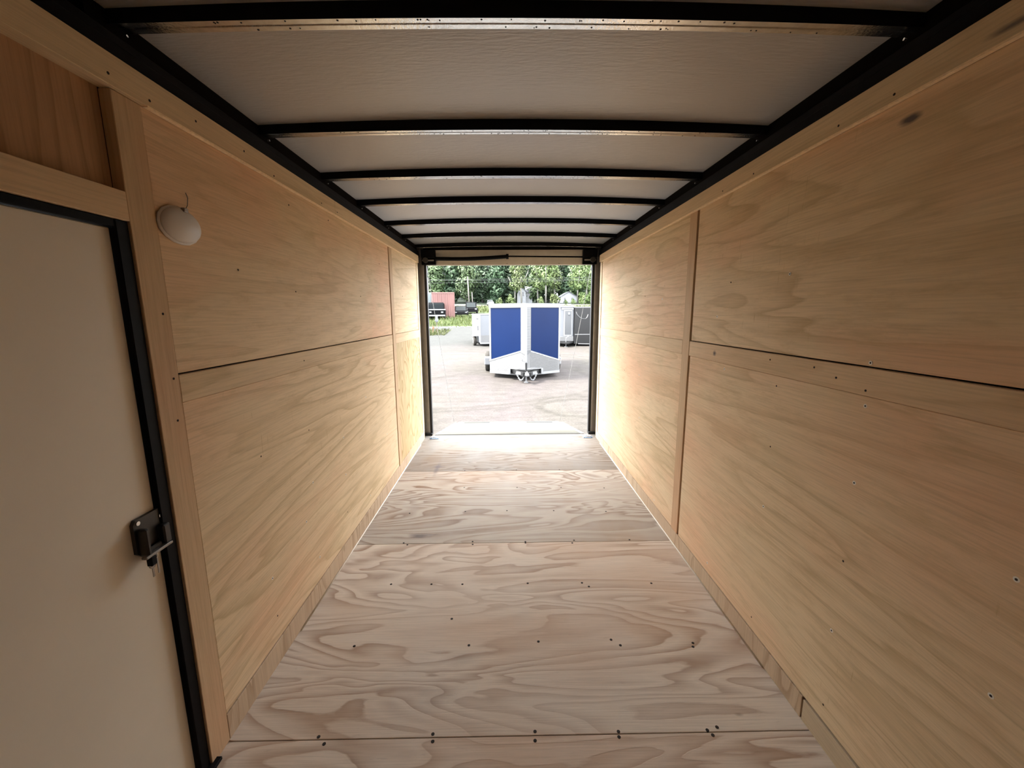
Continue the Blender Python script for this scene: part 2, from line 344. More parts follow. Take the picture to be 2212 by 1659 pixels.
for yb in BOWY:
    b = MB(); W = .042
    prof = [(-.003, .0), (-.003, .028), (0, .028), (0, .003), (W, .003), (W, .028), (W+.003, .028), (W+.003, .0)]
    # bottom flange with a shallow centre groove
    secs = []
    for x in xs2:
        z = arch(x, 2.219, 2.200)
        secs.append([b.bm.verts.new((x, yb+p[0], z+p[1])) for p in [(0, .041), (0, .0), (.018, .0), (.020, .003), (.023, .003), (.025, 0), (W, .0), (W, .041)]])
    for i in range(len(xs2)-1):
        for j in range(7):
            f = b.bm.faces.new((secs[i][j], secs[i][j+1], secs[i+1][j+1], secs[i+1][j])); f.material_index = 1 if 1 <= j <= 5 else 0
    bow = b.build('roof_bow', [m_black, m_galv], ceil)  # web sides coloured black to stand for unlit galvanised steel
    h = MB()
    for q in range(46):
        x = rnd.uniform(-.75, .85); dy = rnd.choice((.006, .009, .034, .037)); r = rnd.uniform(.0016, .003)
        h.cyl((x, yb+dy, arch(x, 2.219, 2.200)-.0006), (0, 0, 1), r, .001, 6)
    h.build('rivet_hole', m_hole, bow, kind='stuff')
    e = MB()
    for x, s in ((XL-.006, 1), (XR+.006, -1)): e.cyl((x, yb+.02, 2.184), (s, 0, .2), .0035, .008, 8)
    e.build('bow_bolt', m_chrome, bow)

# ------------------------------------------------------------------ side door and its latch
door = MB().box(-1.018, -1.0, .36, 1.114, .012, 1.69, bev=.003).build('door_1', m_doorskin, kind='structure')
fr = MB()
fr.box(-1.03, -.984, 1.1145, 1.152, .0, 1.711, bev=.002).box(-1.03, -.986, .33, 1.1145, 1.691, 1.711, bev=.002).box(-1.03, -.984, .33, .358, 0, 1.691, bev=.002)
fr.box(-1.004, -.986, 1.096, 1.1145, .012, 1.691, bev=.002) if False else None
fr.build('door_frame', m_black, door)
MB().box(-1.03, -.962, 1.108, 1.176, .0005, .012, bev=.002).build('threshold_corner', m_black, door)
MB().box(-1.03, -.985, .36, 1.108, -.01, .010, bev=.002).build('threshold', m_frame_metal, door)
lt = MB(); LX = -1.0
lt.prism([(LX, 1.032, .838), (LX, 1.060, .812), (LX, 1.128, .815), (LX, 1.134, .83), (LX, 1.134, .922), (LX, 1.124, .931), (LX, 1.040, .931), (LX, 1.032, .92)], (.010, 0, 0))
lt.box(LX+.008, LX+.034, 1.038, 1.052, .828, .905, bev=.004).box(LX+.008, LX+.030, 1.100, 1.124, .828, .885, bev=.004)
lt.box(LX+.008, LX+.022, 1.052, 1.098, .826, .842, bev=.003)
lat = lt.build('door_latch', pbr('latch_black_steel', (.03, .028, .027), .38, .3), door, label='black steel door latch')
MB().box(LX+.018, LX+.034, 1.030, 1.120, .822, .830, bev=.002).build('latch_lever', m_frame_metal, lat)
sm = MB()
for y, z in ((1.117, .908), (1.045, .921)): sm.cyl((LX+.009, y, z), (1, 0, 0), .006, .004, 10)
sm.build('latch_screw', m_chrome, lat)
kr = MB(); ring = [(LX+.03, 1.056+.011*math.cos(t), .818+.011*math.sin(t)) for t in [i*math.pi/6 for i in range(13)]]
kr.tube(ring, .0013, 5, cap=False).build('key_ring', m_chrome, lat)
kk = MB(); kk.cyl((LX+.026, 1.050, .797), (1, 0, 0), .010, .004, 12); kk.box(LX+.027, LX+.029, 1.047, 1.052, .762, .79).box(LX+.031, LX+.033, 1.060, 1.064, .766, .808)
kk.build('key', m_frame_metal, lat)
kk2 = MB().box(LX+.020, LX+.036, 1.040, 1.060, .796, .824, bev=.003).build('lock_barrel', m_black, lat)

# ------------------------------------------------------------------ dome lamp
lamp = thing('dome_lamp', 'oval white dome lamp mounted on the left plywood wall beside the door post', 'lamp', (XL-.003, 1.322, 1.735))
b = MB(); b.ell((.004, 0, 0), (.010, .084, .056), 32, 8); b.build('lamp_base', m_white_plastic, lamp)
b = MB(); b.ell((.010, 0, 0), (.020, .077, .050), 32, 14); b.build('lamp_lens', m_white_plastic, lamp)
b = MB().box(.014, .026, -.002, .016, .040, .052, bev=.002); b.build('lamp_switch', m_frame_metal, lamp)
b = MB().tube([(.004, .03, .05), (.003, .045, .068), (.002, .052, .092), (.003, .044, .105)], .0011, 5); b.build('lamp_wire', m_cable, lamp)

# ------------------------------------------------------------------ rear door frame
wrear = MB()
wrear.box(-1.06, -.937, 4.93, 4.985, -.02, 2.26, bev=.003).box(1.036, 1.15, 4.93, 4.985, -.02, 2.26, bev=.003)
wrear = wrear.build('wall_rear', m_frame_metal, kind='structure')
MB().box(-.937, -.909, 4.935, 4.99, .0, 2.03, bev=.002).build('door_seal', m_rubber, wrear)
MB().box(1.006, 1.036, 4.935, 4.99, .0, 2.03, bev=.002).build('door_seal', m_rubber, wrear)
MB().box(-1.03, -.909, 4.905, 4.93, .0, .03, bev=.004).build('post_foot', m_rubber, wrear)
MB().box(1.006, 1.10, 4.905, 4.93, .0, .03, bev=.004).build('post_foot', m_rubber, wrear)
MB().box(-.937, 1.036, 4.94, 4.99, 2.021, 2.26, bev=.003).build('header_panel', m_hdr, wrear)
MB().box(-.937, 1.036, 4.925, 4.94, 2.188, 2.222, bev=.002).build('header_tube', m_black, wrear)
b = MB()
for x in (-.6, -.41, .02, .2, .62): b.cyl((x, 4.9395, 2.036), (0, -1, 0), .004, .003, 8)
b.build('header_screw', m_hole, wrear)
for x0, x1, nm in ((-.955, -.795, 'l'), (.888, 1.05, 'r')):
    br = MB().box(x0, x1, 4.87, 4.94, 2.095, 2.188, bev=.006).box(x0, x1, 4.90, 4.94, 2.022, 2.10, bev=.004)
    br = br.build('spring_bracket', m_black, wrear)
    xc = x0+.05 if nm == 'l' else x1-.05
    MB().cyl((xc, 4.865, 2.07), (0, 1, 0), .030, .03, 16).build('cable_pulley', m_dark_steel, br)
    MB().box(x0+.015, x1-.015, 4.872, 4.884, 2.060, 2.075, bev=.002).build('pulley_pin', m_frame_metal, br)
sp = thing('torsion_spring', 'black coil spring tube across the rear door header', 'spring', (-.795, 4.895, 2.088))
b = MB(); n = 26
for i in range(n):                                   # coils as closely set beads on the tube
    pass
pts = []; rad = []
for i in range(84):
    t = i/83; pts.append((t*.825, 0, .0+t*.022-.012*math.sin(math.pi*t))); rad.append(.0205+.0016*(i % 2))
b.tube(pts, rad, 12); b.build('coil', m_black, sp)
MB().tube([(.815, 0, .024), (1.69, 0, .014)], .0085, 8).build('torsion_rod', m_black, sp)
MB().cyl((.805, 0, .0215), (1, 0, 0), .029, .028, 14).build('end_cone', m_black, sp)
for nm, x0, x1, lab in (('ramp_cable', -.918, -.905, 'thin ramp cable hanging down from the left corner bracket'), ('ramp_cable', 1.012, .925, 'thin ramp cable hanging down from the right corner bracket')):
    a, c = Vector((x0, 4.99, 2.06)), Vector((x1, 6.95, -.36)); pts = []
    for i in range(15):
        t = i/14; p = a.lerp(c, t); p.z -= .05*math.sin(math.pi*t); pts.append(p)
    tag(MB().tube(pts, .0028, 6).build(nm, m_cable), lab, 'cable')

# ramp door let down to the ground
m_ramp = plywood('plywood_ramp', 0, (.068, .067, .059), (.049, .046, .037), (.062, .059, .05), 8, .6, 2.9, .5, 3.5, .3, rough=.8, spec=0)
ramp = thing('ramp_door', 'pale plywood ramp door lowered from the rear sill onto the gravel', 'ramp', (.03, 4.985, -.012))
RL, RZ = 2.24, -.43; ang = math.atan2(RZ, RL); Rm = Matrix.Rotation(ang, 4, 'X'); LEN = math.hypot(RL, RZ)
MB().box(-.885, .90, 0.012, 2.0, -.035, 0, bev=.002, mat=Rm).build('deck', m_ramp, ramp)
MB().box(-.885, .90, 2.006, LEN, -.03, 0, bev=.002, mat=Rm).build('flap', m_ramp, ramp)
for x0, x1 in ((-.925, -.886), (.901, .94)): MB().box(x0, x1, 0.012, 2.0, -.05, .004, bev=.003, mat=Rm).build('side_frame', m_frame_metal, ramp)
for x0, x1 in ((-.76, -.325), (.318, .765)): MB().box(x0, x1, 2.02, 2.075, -.001, .004, bev=.001, mat=Rm).build('flap_hinge', m_black, ramp)
MB().box(-.9, .92, -.045, .012, -.03, -.006, bev=.002).build('sill_hinge', m_black, ramp)
# tie down rings on the floor corners
for x, y, lab in ((-.862, 4.80, 'zinc tie-down ring plate on the floor at the left foot of the door opening'), (.972, 4.79, 'zinc tie-down ring plate on the floor at the right foot of the door opening')):
    t = thing('tie_down_ring', lab, 'tie-down', (x, y, 0))
    MB().box(-.055, .055, -.04, .04, 0, .004, bev=.001).build('base_plate', m_zinc, t)
    MB().tube([(-.04*math.cos(q)+.0, -.028*math.sin(q)*1.0, .012) for q in [i*math.pi/8 for i in range(17)]], .005, 6, cap=False).build('ring', m_chrome, t)
    MB().box(-.022, .022, .004, .022, .004, .018, bev=.003).build('clip', m_galv, t)
    for sx in (-.045, .045):
        for sy in (-.03, .03): MB().cyl((sx, sy, .004), (0, 0, 1), .005, .003, 8).build('plate_bolt', m_black, t)

# ================================================================== outdoors
PROF = [(-14, -.5), (26, -.5), (38, .28), (44, .92), (60, 1.6), (92, 2.75), (104, 3.6), (112, 4.0), (128, 4.3), (150, 6.2), (200, 9.5), (250, 12)]
def zt(y):
    for (a, za), (c, zc) in zip(PROF, PROF[1:]):
        if y <= c: return za+(zc-za)*(y-a)/(c-a)
    return PROF[-1][1]
def gravel():
    m, n, b = newmat('gravel_lot'); k = N(n); co = k.coord()
    big = k.noise(k.mapv(co, (.35, .12, 1)), 1.0, 4, .6, .8)
    rut = k.noise(k.mapv(co, (.5, 2.2, 1), rot=(0, 0, .12)), .9, 5, .6, 1.2)
    fine = k.noise(co, 26, 4, .7); mid = k.noise(co, 3.5, 6, .72)
    c = k.mix(k.ramp(big, [(.35, 0.), (.65, 1.)]), GR_A, GR_B)
    c = k.mix(k.math('MULTIPLY', k.ramp(rut, [(.48, 0.), (.58, 1.), (.66, 0.)]), .28), c, GR_D)
    def track(d, w, st):
        return k.math('MULTIPLY', k.ramp(k.math('ADD', k.math('MULTIPLY', k.math('ABSOLUTE', d), 1/w), k.math('MULTIPLY', k.math('SUBTRACT', mid, .5), 1.5)), [(.2, 1.), (1., 0.)]), st)
    def ringd(cx, cy_, r):
        v = k.node('ShaderNodeVectorMath', operation='DISTANCE'); k.put(v.inputs[0], k.mapv(co, (1, 1, 0))); v.inputs[1].default_value = (cx, cy_, 0)
        return k.math('SUBTRACT', v.outputs['Value'], r)
    for cx, cy_, r, w, st in ((1.55, 8.6, .8, .12, .5), (1.7, 8.7, 1.05, .1, .4), (-2.6, 15.0, 6.6, .16, .45), (-2.4, 15.2, 7.0, .14, .4), (-6, 17.5, 6.0, .2, .4), (-6, 18.0, 6.6, .18, .35), (7.5, 13.5, 4.2, .2, .4), (7.2, 14.0, 4.7, .18, .35), (-9, 6, 7.2, .2, .35), (-9, 6, 7.7, .2, .3)):
        c = k.mix(track(ringd(cx, cy_, r), w, st), c, GR_D)
    y = k.sep(co)[1]; x = k.sep(co)[0]
    far = k.math('SUBTRACT', k.math('ADD', y, k.math('MULTIPLY', big, 8)), k.math('MULTIPLY', x, .6))
    c = k.mix(k.ramp(k.math('MULTIPLY', far, 1/50), [(.54, 0.), (.66, 1.)]), c, GR_C)
    c = k.mix(.8, c, k.ramp(fine, [(.3, .58), (.55, 1.), (.75, 1.3)]), 'MULTIPLY')
    c = k.mix(.9, c, k.ramp(mid, [(.3, .75), (.7, 1.15)]), 'MULTIPLY')
    n.links.new(c, b.inputs['Base Color']); b.inputs['Roughness'].default_value = .95; b.inputs['Specular IOR Level'].default_value = .1
    n.links.new(k.bump(k.math('ADD', k.math('MULTIPLY', fine, .3), k.math('MULTIPLY', rut, 1.2)), .5, .05), b.inputs['Normal']); return m
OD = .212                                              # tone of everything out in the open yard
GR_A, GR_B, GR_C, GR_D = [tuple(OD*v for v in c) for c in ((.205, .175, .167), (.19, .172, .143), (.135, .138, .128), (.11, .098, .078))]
m_gravel = gravel()
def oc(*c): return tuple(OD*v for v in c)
m_grassland = pbr('grass_ground', oc(.10, .14, .035), .9, 0, .35, .6, spec=.1)
m_road = pbr('road_pale', oc(.28, .27, .23), .9, 0, .08, .5, spec=.1)
m_hill = pbr('hill_floor', oc(.035, .055, .03), .95, 0, .4, .4, spec=.1)
rg = random.Random(11)
def terrain(name, y0, y1, ny, x0, x1, nx, mat, rough=0):
    b = MB(); g = []
    for j in range(ny+1):
        y = y0+(y1-y0)*j/ny
        g.append([b.bm.verts.new((x0+(x1-x0)*i/nx, y, zt(y)+rg.uniform(-rough, rough))) for i in range(nx+1)])
    for j in range(ny):
        for i in range(nx):
            f = b.bm.faces.new((g[j][i], g[j][i+1], g[j+1][i+1], g[j+1][i])); f.smooth = True
    return b.build(name, mat, kind='structure')
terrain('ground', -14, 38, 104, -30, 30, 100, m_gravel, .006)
terrain('grass_bank', 38, 92, 27, -45, 50, 40, m_grassland, .06)
terrain('road', 92, 104, 6, -60, 65, 40, m_road, .01)
terrain('hillside', 104, 250, 40, -95, 105, 40, m_hill, .3)

# grass blades: nobody could count them
def blades(name, n, area, hmin, hmax, wd, mat, seed):
    rr = random.Random(seed); vs = []; fs = []
    for i in range(n):
        x = rr.uniform(area[0], area[1]); y = area[2]+(area[3]-area[2])*rr.random(); z = zt(y)-.02
        a = rr.uniform(0, math.pi); h = rr.uniform(hmin, hmax); w = wd*rr.uniform(.6, 1.3); lx, ly = rr.uniform(-.5, .5)*h, rr.uniform(-.5, .5)*h
        k0 = len(vs); vs += [(x-w*math.cos(a), y-w*math.sin(a), z), (x+w*math.cos(a), y+w*math.sin(a), z), (x+lx, y+ly, z+h)]; fs.append((k0, k0+1, k0+2))
    me = bpy.data.meshes.new(name); me.from_pydata(vs, [], fs); me.materials.append(mat)
    return obj(name, me, None, kind='stuff')
def leafmat(name, a, c, d=.5):
    m, n, b = newmat(name); k = N(n); info = k.node('ShaderNodeObjectInfo')
    f = k.noise(k.coord(), .55, 4, .7)
    col = k.mix(k.ramp(f, [(.3, 0.), (.68, 1.)]), a, c)
    hsv = k.node('ShaderNodeHueSaturation'); k.put(hsv.inputs['Color'], col)
    k.put(hsv.inputs['Hue'], k.math('ADD', .485, k.math('MULTIPLY', info.outputs['Random'], .03)))
    k.put(hsv.inputs['Value'], k.math('ADD', .75, k.math('MULTIPLY', info.outputs['Random'], .55)))
    n.links.new(hsv.outputs[0], b.inputs['Base Color']); b.inputs['Roughness'].default_value = .65
    b.inputs['Specular IOR Level'].default_value = .25
    return m
m_grass = leafmat('grass_blades', oc(.13, .19, .03), oc(.21, .25, .06))
tag(blades('tall_grass', 9000, (-22, 20, 38, 50), .15, .5, .05, m_grass, 3), 'bright green grass on the bank behind the gravel lot', 'grass')
tag(blades('grass_patch', 1600, (-9.5, -4.6, 31.5, 35.5), .08, .28, .04, m_grass, 5), 'small grass patch around the white marker sign', 'grass')
tag(blades('roadside_grass', 6000, (-24, 22, 62, 91), .3, .8, .12, m_grass, 7), 'yellow-green grass slope below the pale road', 'grass')

# ------------------------------------------------------------------ blue cargo trailer
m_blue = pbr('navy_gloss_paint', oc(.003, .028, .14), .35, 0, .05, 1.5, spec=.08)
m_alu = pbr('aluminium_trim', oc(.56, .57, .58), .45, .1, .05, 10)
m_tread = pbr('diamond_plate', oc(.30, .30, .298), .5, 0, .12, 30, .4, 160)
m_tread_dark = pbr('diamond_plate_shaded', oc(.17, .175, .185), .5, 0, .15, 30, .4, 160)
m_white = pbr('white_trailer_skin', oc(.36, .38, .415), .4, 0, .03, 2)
m_tyre = pbr('tyre_rubber', oc(.13, .12, .105), .9, spec=.1)
m_rim = pbr('wheel_rim', oc(.5, .5, .5), .4, .4)
m_steel = pbr('galvanised_coupler', oc(.55, .56, .57), .45, .2, .1, 20)
m_dark = pbr('dark_frame_steel', oc(.03, .03, .031), .6, spec=.2)
m_amber = pbr('amber_lens', oc(.5, .22, .04), .3)
def wheel(root, x, y, z, r, w, ax=(1, 0, 0), name='wheel'):
    b = MB(); c = Vector((x, y, z)); a = Vector(ax).normalized()
    b.tube([c-a*w*.5, c-a*w*.42, c+a*w*.42, c+a*w*.5], [r*.90, r, r, r*.90], 24)
    t = b.build(name, m_tyre, root)
    for s in (-1, 1): MB().cyl(c+a*s*w*.44, a*s, r*.58, w*.09, 16).build('rim', m_rim, t)
bt = thing('cargo_trailer', 'navy blue V-nose cargo trailer with silver stone guard parked facing the ramp', 'trailer', (0, 0, 0))
AX, AY, SY, BY = .590, 12.2, 12.9, 17.4              # apex x, apex y, shoulder y, back y
LXb, RXb, ZB, ZTp = -.500, 1.665, -.345, 1.745
def nose(side, t): # point on nose wall, t 0 at apex .. 1 at shoulder
    ex = LXb if side < 0 else RXb; return AX+(ex-AX)*t, AY+(SY-AY)*t
def nose_panel(side, t0, t1, zs, name, mat, out=.0, th=.02):
    (xa, ya), (xb, yb) = nose(side, t0), nose(side, t1); d = Vector((yb-ya, -(xb-xa), 0)).normalized()
    if d.y > 0: d = -d
    o = d*out; z0a, z1a, z0b, z1b = zs
    p = [Vector((xa, ya, z0a))+o, Vector((xb, yb, z0b))+o, Vector((xb, yb, z1b))+o, Vector((xa, ya, z1a))+o]
    return MB().prism(p, -d*th).build(name, mat, bt)
MB().box(AX-.03, AX+.03, AY-.062, AY-.01, ZB+.02, 1.66, bev=.012).build('nose_edge', m_alu, bt)
body = MB().prism([(AX, AY+.03, ZB), (RXb-.005, SY+.02, ZB), (RXb-.005, BY, ZB), (LXb+.005, BY, ZB), (LXb+.005, SY+.02, ZB)], (0, 0, ZTp-ZB-.02)).build('body', m_blue, bt)
nose_panel(-1, .10, .965, (.37, 1.625, .045, 1.632), 'nose_panel', m_blue, .012)
nose_panel(1, .11, .965, (.35, 1.625, .005, 1.622), 'nose_panel', m_blue, .012)
for s in (-1, 1):
    g = nose_panel(s, .0, 1, (ZB+.055, .385, ZB+.05, .035), 'stone_guard', m_tread, .016)
    nose_panel(s, .08, 1, (.362, .402, .008, .048), 'guard_trim', m_alu, .024)
    nose_panel(s, .16 if s < 0 else .14, 1, (ZB-.02, ZB+.065, ZB-.015, ZB+.06), 'skirt_trim', m_alu, .022)
    nose_panel(s, .955, 1.0, (.04, 1.64, .04, 1.64), 'corner_trim', m_alu, .02)
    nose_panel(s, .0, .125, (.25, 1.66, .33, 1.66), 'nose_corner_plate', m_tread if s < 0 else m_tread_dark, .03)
# raised bars of the diamond plate on the right hand nose strip, stone guard ribs
b = MB(); (xa, ya), (xb, yb) = nose(1, .01), nose(1, .12)
for i in range(40):
    z = .40+i*.031; b.prism([(xa, ya-.036, z), (xb, yb-.036, z), (xb, yb-.036, z+.012), (xa, ya-.036, z+.012)], (.004, -.006, 0))
b.build('tread_bar', m_alu, bt, kind='stuff')
b = MB(); (xa, ya), (xb, yb) = nose(1, .13), nose(1, .97)
for i in range(15):
    z = -.26+i*.04; tm = min(1, max(.15, 1-(z-.0)/.38)) if z > 0 else 1
    xe, ye = nose(1, .13+(.84)*tm); b.prism([(xa, ya-.03, z), (xe, ye-.03, z), (xe, ye-.03, z+.012), (xa, ya-.03, z+.012)], (.002, -.005, 0))
b.build('guard_rib', m_tread, bt, kind='stuff')
MB().prism([(AX, AY-.04, ZTp-.105), (RXb+.02, SY-.03, ZTp-.105), (RXb+.02, BY, ZTp-.105), (LXb-.02, BY, ZTp-.105), (LXb-.02, SY-.03, ZTp-.105)], (0, 0, .105)).build('roof_cap', m_alu, bt)
MB().prism([(AX-.0, AY+.0, ZTp), (RXb, SY, ZTp), (RXb, BY, ZTp), (LXb, BY, ZTp), (LXb, SY, ZTp)], (0, 0, .02)).build('roof', m_white, bt)
MB().box(LXb-.235, LXb, 13.9, 15.6, -.245, .02, bev=.03).build('fender', m_alu, bt)
MB().box(RXb, RXb+.20, 13.9, 15.6, -.245, .02, bev=.03).build('fender', m_alu, bt)
for x in (LXb-.12, RXb+.11):
    for y in (14.45, 15.1): wheel(bt, x, y, -.19, .315, .20)
fr = MB()
for s in (-1, 1):
    x0 = AX+s*.50
    fr.prism([(x0, 12.75, -.30), (AX+s*.06, 11.62, -.30), (AX+s*.06, 11.62, -.185), (x0, 12.75, -.185)], (s*.06, .0, 0))
fr.build('tongue_frame', m_dark, bt)
b = MB()
for s in (-1, 1): b.box(AX+s*.49-.03, AX+s*.49+.03, 12.28, 12.5, -.33, -.16, bev=.005)
b.prism([(AX-.46, 12.34, -.165), (AX, 11.95, -.155), (AX+.46, 12.34, -.165), (AX+.46, 12.34, -.135), (AX, 11.95, -.125), (AX-.46, 12.34, -.135)], (0, .02, 0))
b.build('tongue_bracket', m_alu, bt)
b = MB(); b.box(AX-.05, AX+.05, 11.5, 11.75, -.27, -.19, bev=.02).ell((AX, 11.48, -.235), (.06, .08, .05), 14, 8).box(AX-.015, AX+.015, 11.52, 11.66, -.20, -.155, bev=.006)
for s in (-1, 1): b.prism([(AX+s*.05, 11.62, -.27), (AX+s*.30, 11.9, -.27), (AX+s*.30, 11.9, -.19), (AX+s*.05, 11.62, -.19)], (0, .05, 0))
b.build('coupler', m_steel, bt)
jk = MB().cyl((AX-.015, 11.78, -.30), (0, 0, 1), .03, .37, 14).build('tongue_jack', m_dark, bt)
MB().cyl((AX-.015, 11.78, -.485), (0, 0, 1), .021, .2, 12).build('jack_leg', m_steel, jk)
MB().box(AX-.075, AX+.045, 11.72, 11.84, -.5, -.475, bev=.006).build('jack_foot', m_steel, jk)
MB().tube([(AX-.015, 11.78, .07), (AX-.015, 11.78, .115), (AX-.12, 11.74, .13), (AX-.13, 11.73, .20), (AX-.135, 11.73, .27)], .010, 6).build('jack_crank', m_steel, jk)
for s in (-1, 1):                                      # safety chains, link by link
    ch = None; pts = []
    for i in range(17):
        t = i/16; pts.append(Vector((AX+s*(.05+.25*t), 11.62+.18*t, -.235-.18*math.sin(math.pi*min(1, t*1.05)))))
    b = MB()
    for i in range(len(pts)-1):
        a, c = pts[i], pts[i+1]; d = (c-a); u = d.normalized(); v = (u.cross(Vector((0, 1, 0))) if i % 2 else Vector((0, 1, 0))); v = (v-u*v.dot(u)).normalized()
        m = (a+c)/2; b.tube([m+u*.026*math.cos(q)+v*.016*math.sin(q) for q in [k_*math.pi/4 for k_ in range(9)]], .0075, 5, cap=False)
    b.build('safety_chain', m_steel, bt)
for x, y in ((LXb-.01, 12.95), (RXb+.005, 12.93)): MB().box(x-.015, x+.02, y-.05, y-.02, .0, .035, bev=.005).build('marker_light', m_amber, bt)
MB().box(LXb-.02, LXb+.14, 12.95, 13.1, ZTp, ZTp+.09, bev=.02).build('roof_vent', m_alu, bt)
MB().cyl((RXb+.015, 12.95, .93), (0, 0, 1), .012, .10, 8).build('door_hook', m_steel, bt)
MB().box(RXb+.02, RXb+.09, 14.0, 14.2, .19, .25, bev=.01).build('side_step_light', m_steel, bt)

# ------------------------------------------------------------------ small white trailer, left
wt = thing('utility_trailer', 'small white cargo trailer standing left of the navy blue trailer', 'trailer', (-1.57, 25.3, 0), math.radians(12.5))
# local: +x along its front face, +y along its side
MB().box(0, 1.9, 0, 3.4, -.30, 1.40, bev=.02).build('body', m_white, wt)
MB().box(-.02, 1.92, -.02, 3.42, 1.38, 1.46, bev=.02).build('roof_cap', m_alu, wt)
MB().box(.03, 1.87, -.018, 0, -.28, .17, bev=.004).build('stone_guard', m_tread, wt)
MB().box(.0, 1.9, -.03, 0, -.36, -.27, bev=.006).build('skirt_trim', m_alu, wt)
for x in (0, 1.85): MB().box(x-.005, x+.05, -.02, .03, -.3, 1.4, bev=.006).build('corner_trim', m_alu, wt)
dr = MB().box(-.014, 0, .25, 2.3, -.22, 1.33, bev=.004).build('side_door', m_white, wt)
MB().box(-.03, -.014, .5, .75, .45, .72, bev=.004).build('door_lever', m_dark, dr)
MB().box(-.022, -.014, .45, 1.25, 1.12, 1.18, bev=.004).build('name_plate', m_dark, dr)
wheel(wt, -.20, .9, -.19, .31, .19); wheel(wt, 2.1, .9, -.19, .31, .19)
MB().box(-.32, 0, .45, 1.35, .08, .13, bev=.015).build('fender', m_alu, wt)
MB().prism([(.6, 0, -.36), (.95, -1.1, -.36), (1.0, -1.1, -.36), (1.35, 0, -.36)], (0, 0, .07)).build('tongue_frame', m_dark, wt)
# ------------------------------------------------------------------ white and black trailers, right
w2 = thing('enclosed_trailer', 'white enclosed trailer with a grey window panel right of the navy blue trailer', 'trailer', (3.33, 25, 0))
MB().box(-.9, .75, .1, 4.2, -.2, 1.83, bev=.02).build('body', m_white, w2)
MB().box(-.92, .77, .02, 4.2, 1.80, 1.90, bev=.02).build('roof_cap', m_alu, w2)
MB().box(.0, .74, .06, .1, 1.66, 1.80, bev=.01).build('front_visor', m_alu, w2)
wf = MB().box(.14, .66, .06, .1, .10, 1.70, bev=.01).build('window_frame', m_alu, w2)
MB().box(.22, .60, .045, .062, .20, 1.60, bev=.004).build('window_panel', pbr('grey_window_panel', oc(.13, .14, .15), .25), wf)
MB().ell((.46, .03, 1.42), (.075, .03, .10), 14, 8).build('porch_lamp', m_white, w2)
MB().box(-.9, .75, .04, .1, -.2, .08, bev=.01).build('stone_guard', m_tread, w2)
MB().prism([(-.3, .1, -.30), (.2, -1.0, -.30), (.28, -1.0, -.30), (.75, .1, -.30)], (0, 0, .08)).build('tongue_frame', m_dark, w2)
MB().tube([(.20, -.6, -.5), (.22, -.6, .05), (.40, -.6, .18)], .03, 8).build('tongue_jack', m_steel, w2)
MB().box(.12, .30, -.70, -.52, -.5, -.47, bev=.01).build('jack_foot', m_steel, w2)
wheel(w2, -.95, 2.4, -.19, .31, .19); wheel(w2, .62, 3.0, -.19, .31, .19)
m_blk = pbr('black_gloss_skin', oc(.012, .012, .0125), .3, 0, .1, 2, spec=.25)
b3 = thing('black_trailer', 'black enclosed trailer with a pale curved stripe at the right edge of the opening', 'trailer', (4.10, 25, 0))
MB().box(0, 2.2, 0, 4.5, -.36, 1.80, bev=.02).build('body', m_blk, b3)
MB().box(-.02, 2.22, -.02, 4.5, 1.78, 1.84, bev=.015).build('roof_cap', m_alu, b3)
MB().box(.03, 2.17, -.012, 0, .19, .225, bev=.003).build('waist_trim', m_alu, b3)
MB().prism([(.25, -.012, -.37), (2.2, -.012, -.42), (2.2, -.012, -.37), (.25, -.012, -.33)], (0, .012, 0)).build('skirt_trim', m_alu, b3)
b = MB(); pts = [(.10, 1.55), (.16, 1.38), (.30, 1.22), (.48, 1.14), (.66, 1.13), (.76, 1.2), (.82, 1.4)]
b.tube([(x, -.004, z) for x, z in pts], [.012, .03, .035, .025, .02, .035, .03], 6); b.build('curved_stripe', pbr('stripe_silver', oc(.16, .16, .16), .4), b3)
for x in (.01, 2.19): MB().box(x-.012, x+.03, -.014, .02, -.36, 1.8, bev=.004).build('corner_trim', m_dark, b3)
wheel(b3, 2.3, 2.2, -.19, .31, .19); wheel(b3, -.02, 2.8, -.19, .31, .19)

# ------------------------------------------------------------------ far yard: container, machines, cars, signs
m_red = pbr('red_container_paint', oc(.52, .22, .185), .6, 0, .1, .6)
ct = thing('shipping_container', 'faded red shipping container standing end-on behind the dark truck', 'container', (-6.7, 45.4, zt(45.4)), .147)
MB().box(-1.2, 1.2, 0, 6, .0, 2.72).build('body', m_red, ct)
b = MB()
for i in range(11): b.box(-1.15+i*.215, -1.06+i*.215, -.04, 0, .12, 2.6)
b.build('door_corrugation', m_red, ct, kind='stuff')
for x in (-1.22, 1.14): MB().box(x, x+.08, -.06, .05, 0, 2.75, bev=.01).build('corner_post', m_red, ct)
MB().box(-1.2, 1.2, -.06, .05, 2.62, 2.76, bev=.01).build('top_rail', m_red, ct)
for x in (-.55, -.2, .2, .55): MB().cyl((x, -.06, .1), (0, 0, 1), .025, 2.5, 8).build('locking_bar', m_red, ct)
m_cyan = pbr('pale_cyan_paint', oc(.42, .55, .56), .5)
bx = thing('box_truck', 'pale blue-white box truck body at the left edge of the opening', 'truck', (-8.75, 45.8, zt(45.8)), .19)
MB().box(-.95, .78, 0, 5, .95, 2.75, bev=.03).build('cargo_box', m_cyan, bx)
MB().box(-.9, .7, .1, 4.8, .5, .95).build('chassis', m_dark, bx)
for x in (-.75, .6):
    wheel(bx, x, .8, .45, .45, .25); wheel(bx, x, 4.0, .45, .45, .25)
tr = thing('flatbed_truck', 'dark flatbed truck with a white crossbar in front of the red container', 'truck', (-7.15, 43.4, zt(43.4)), .16)
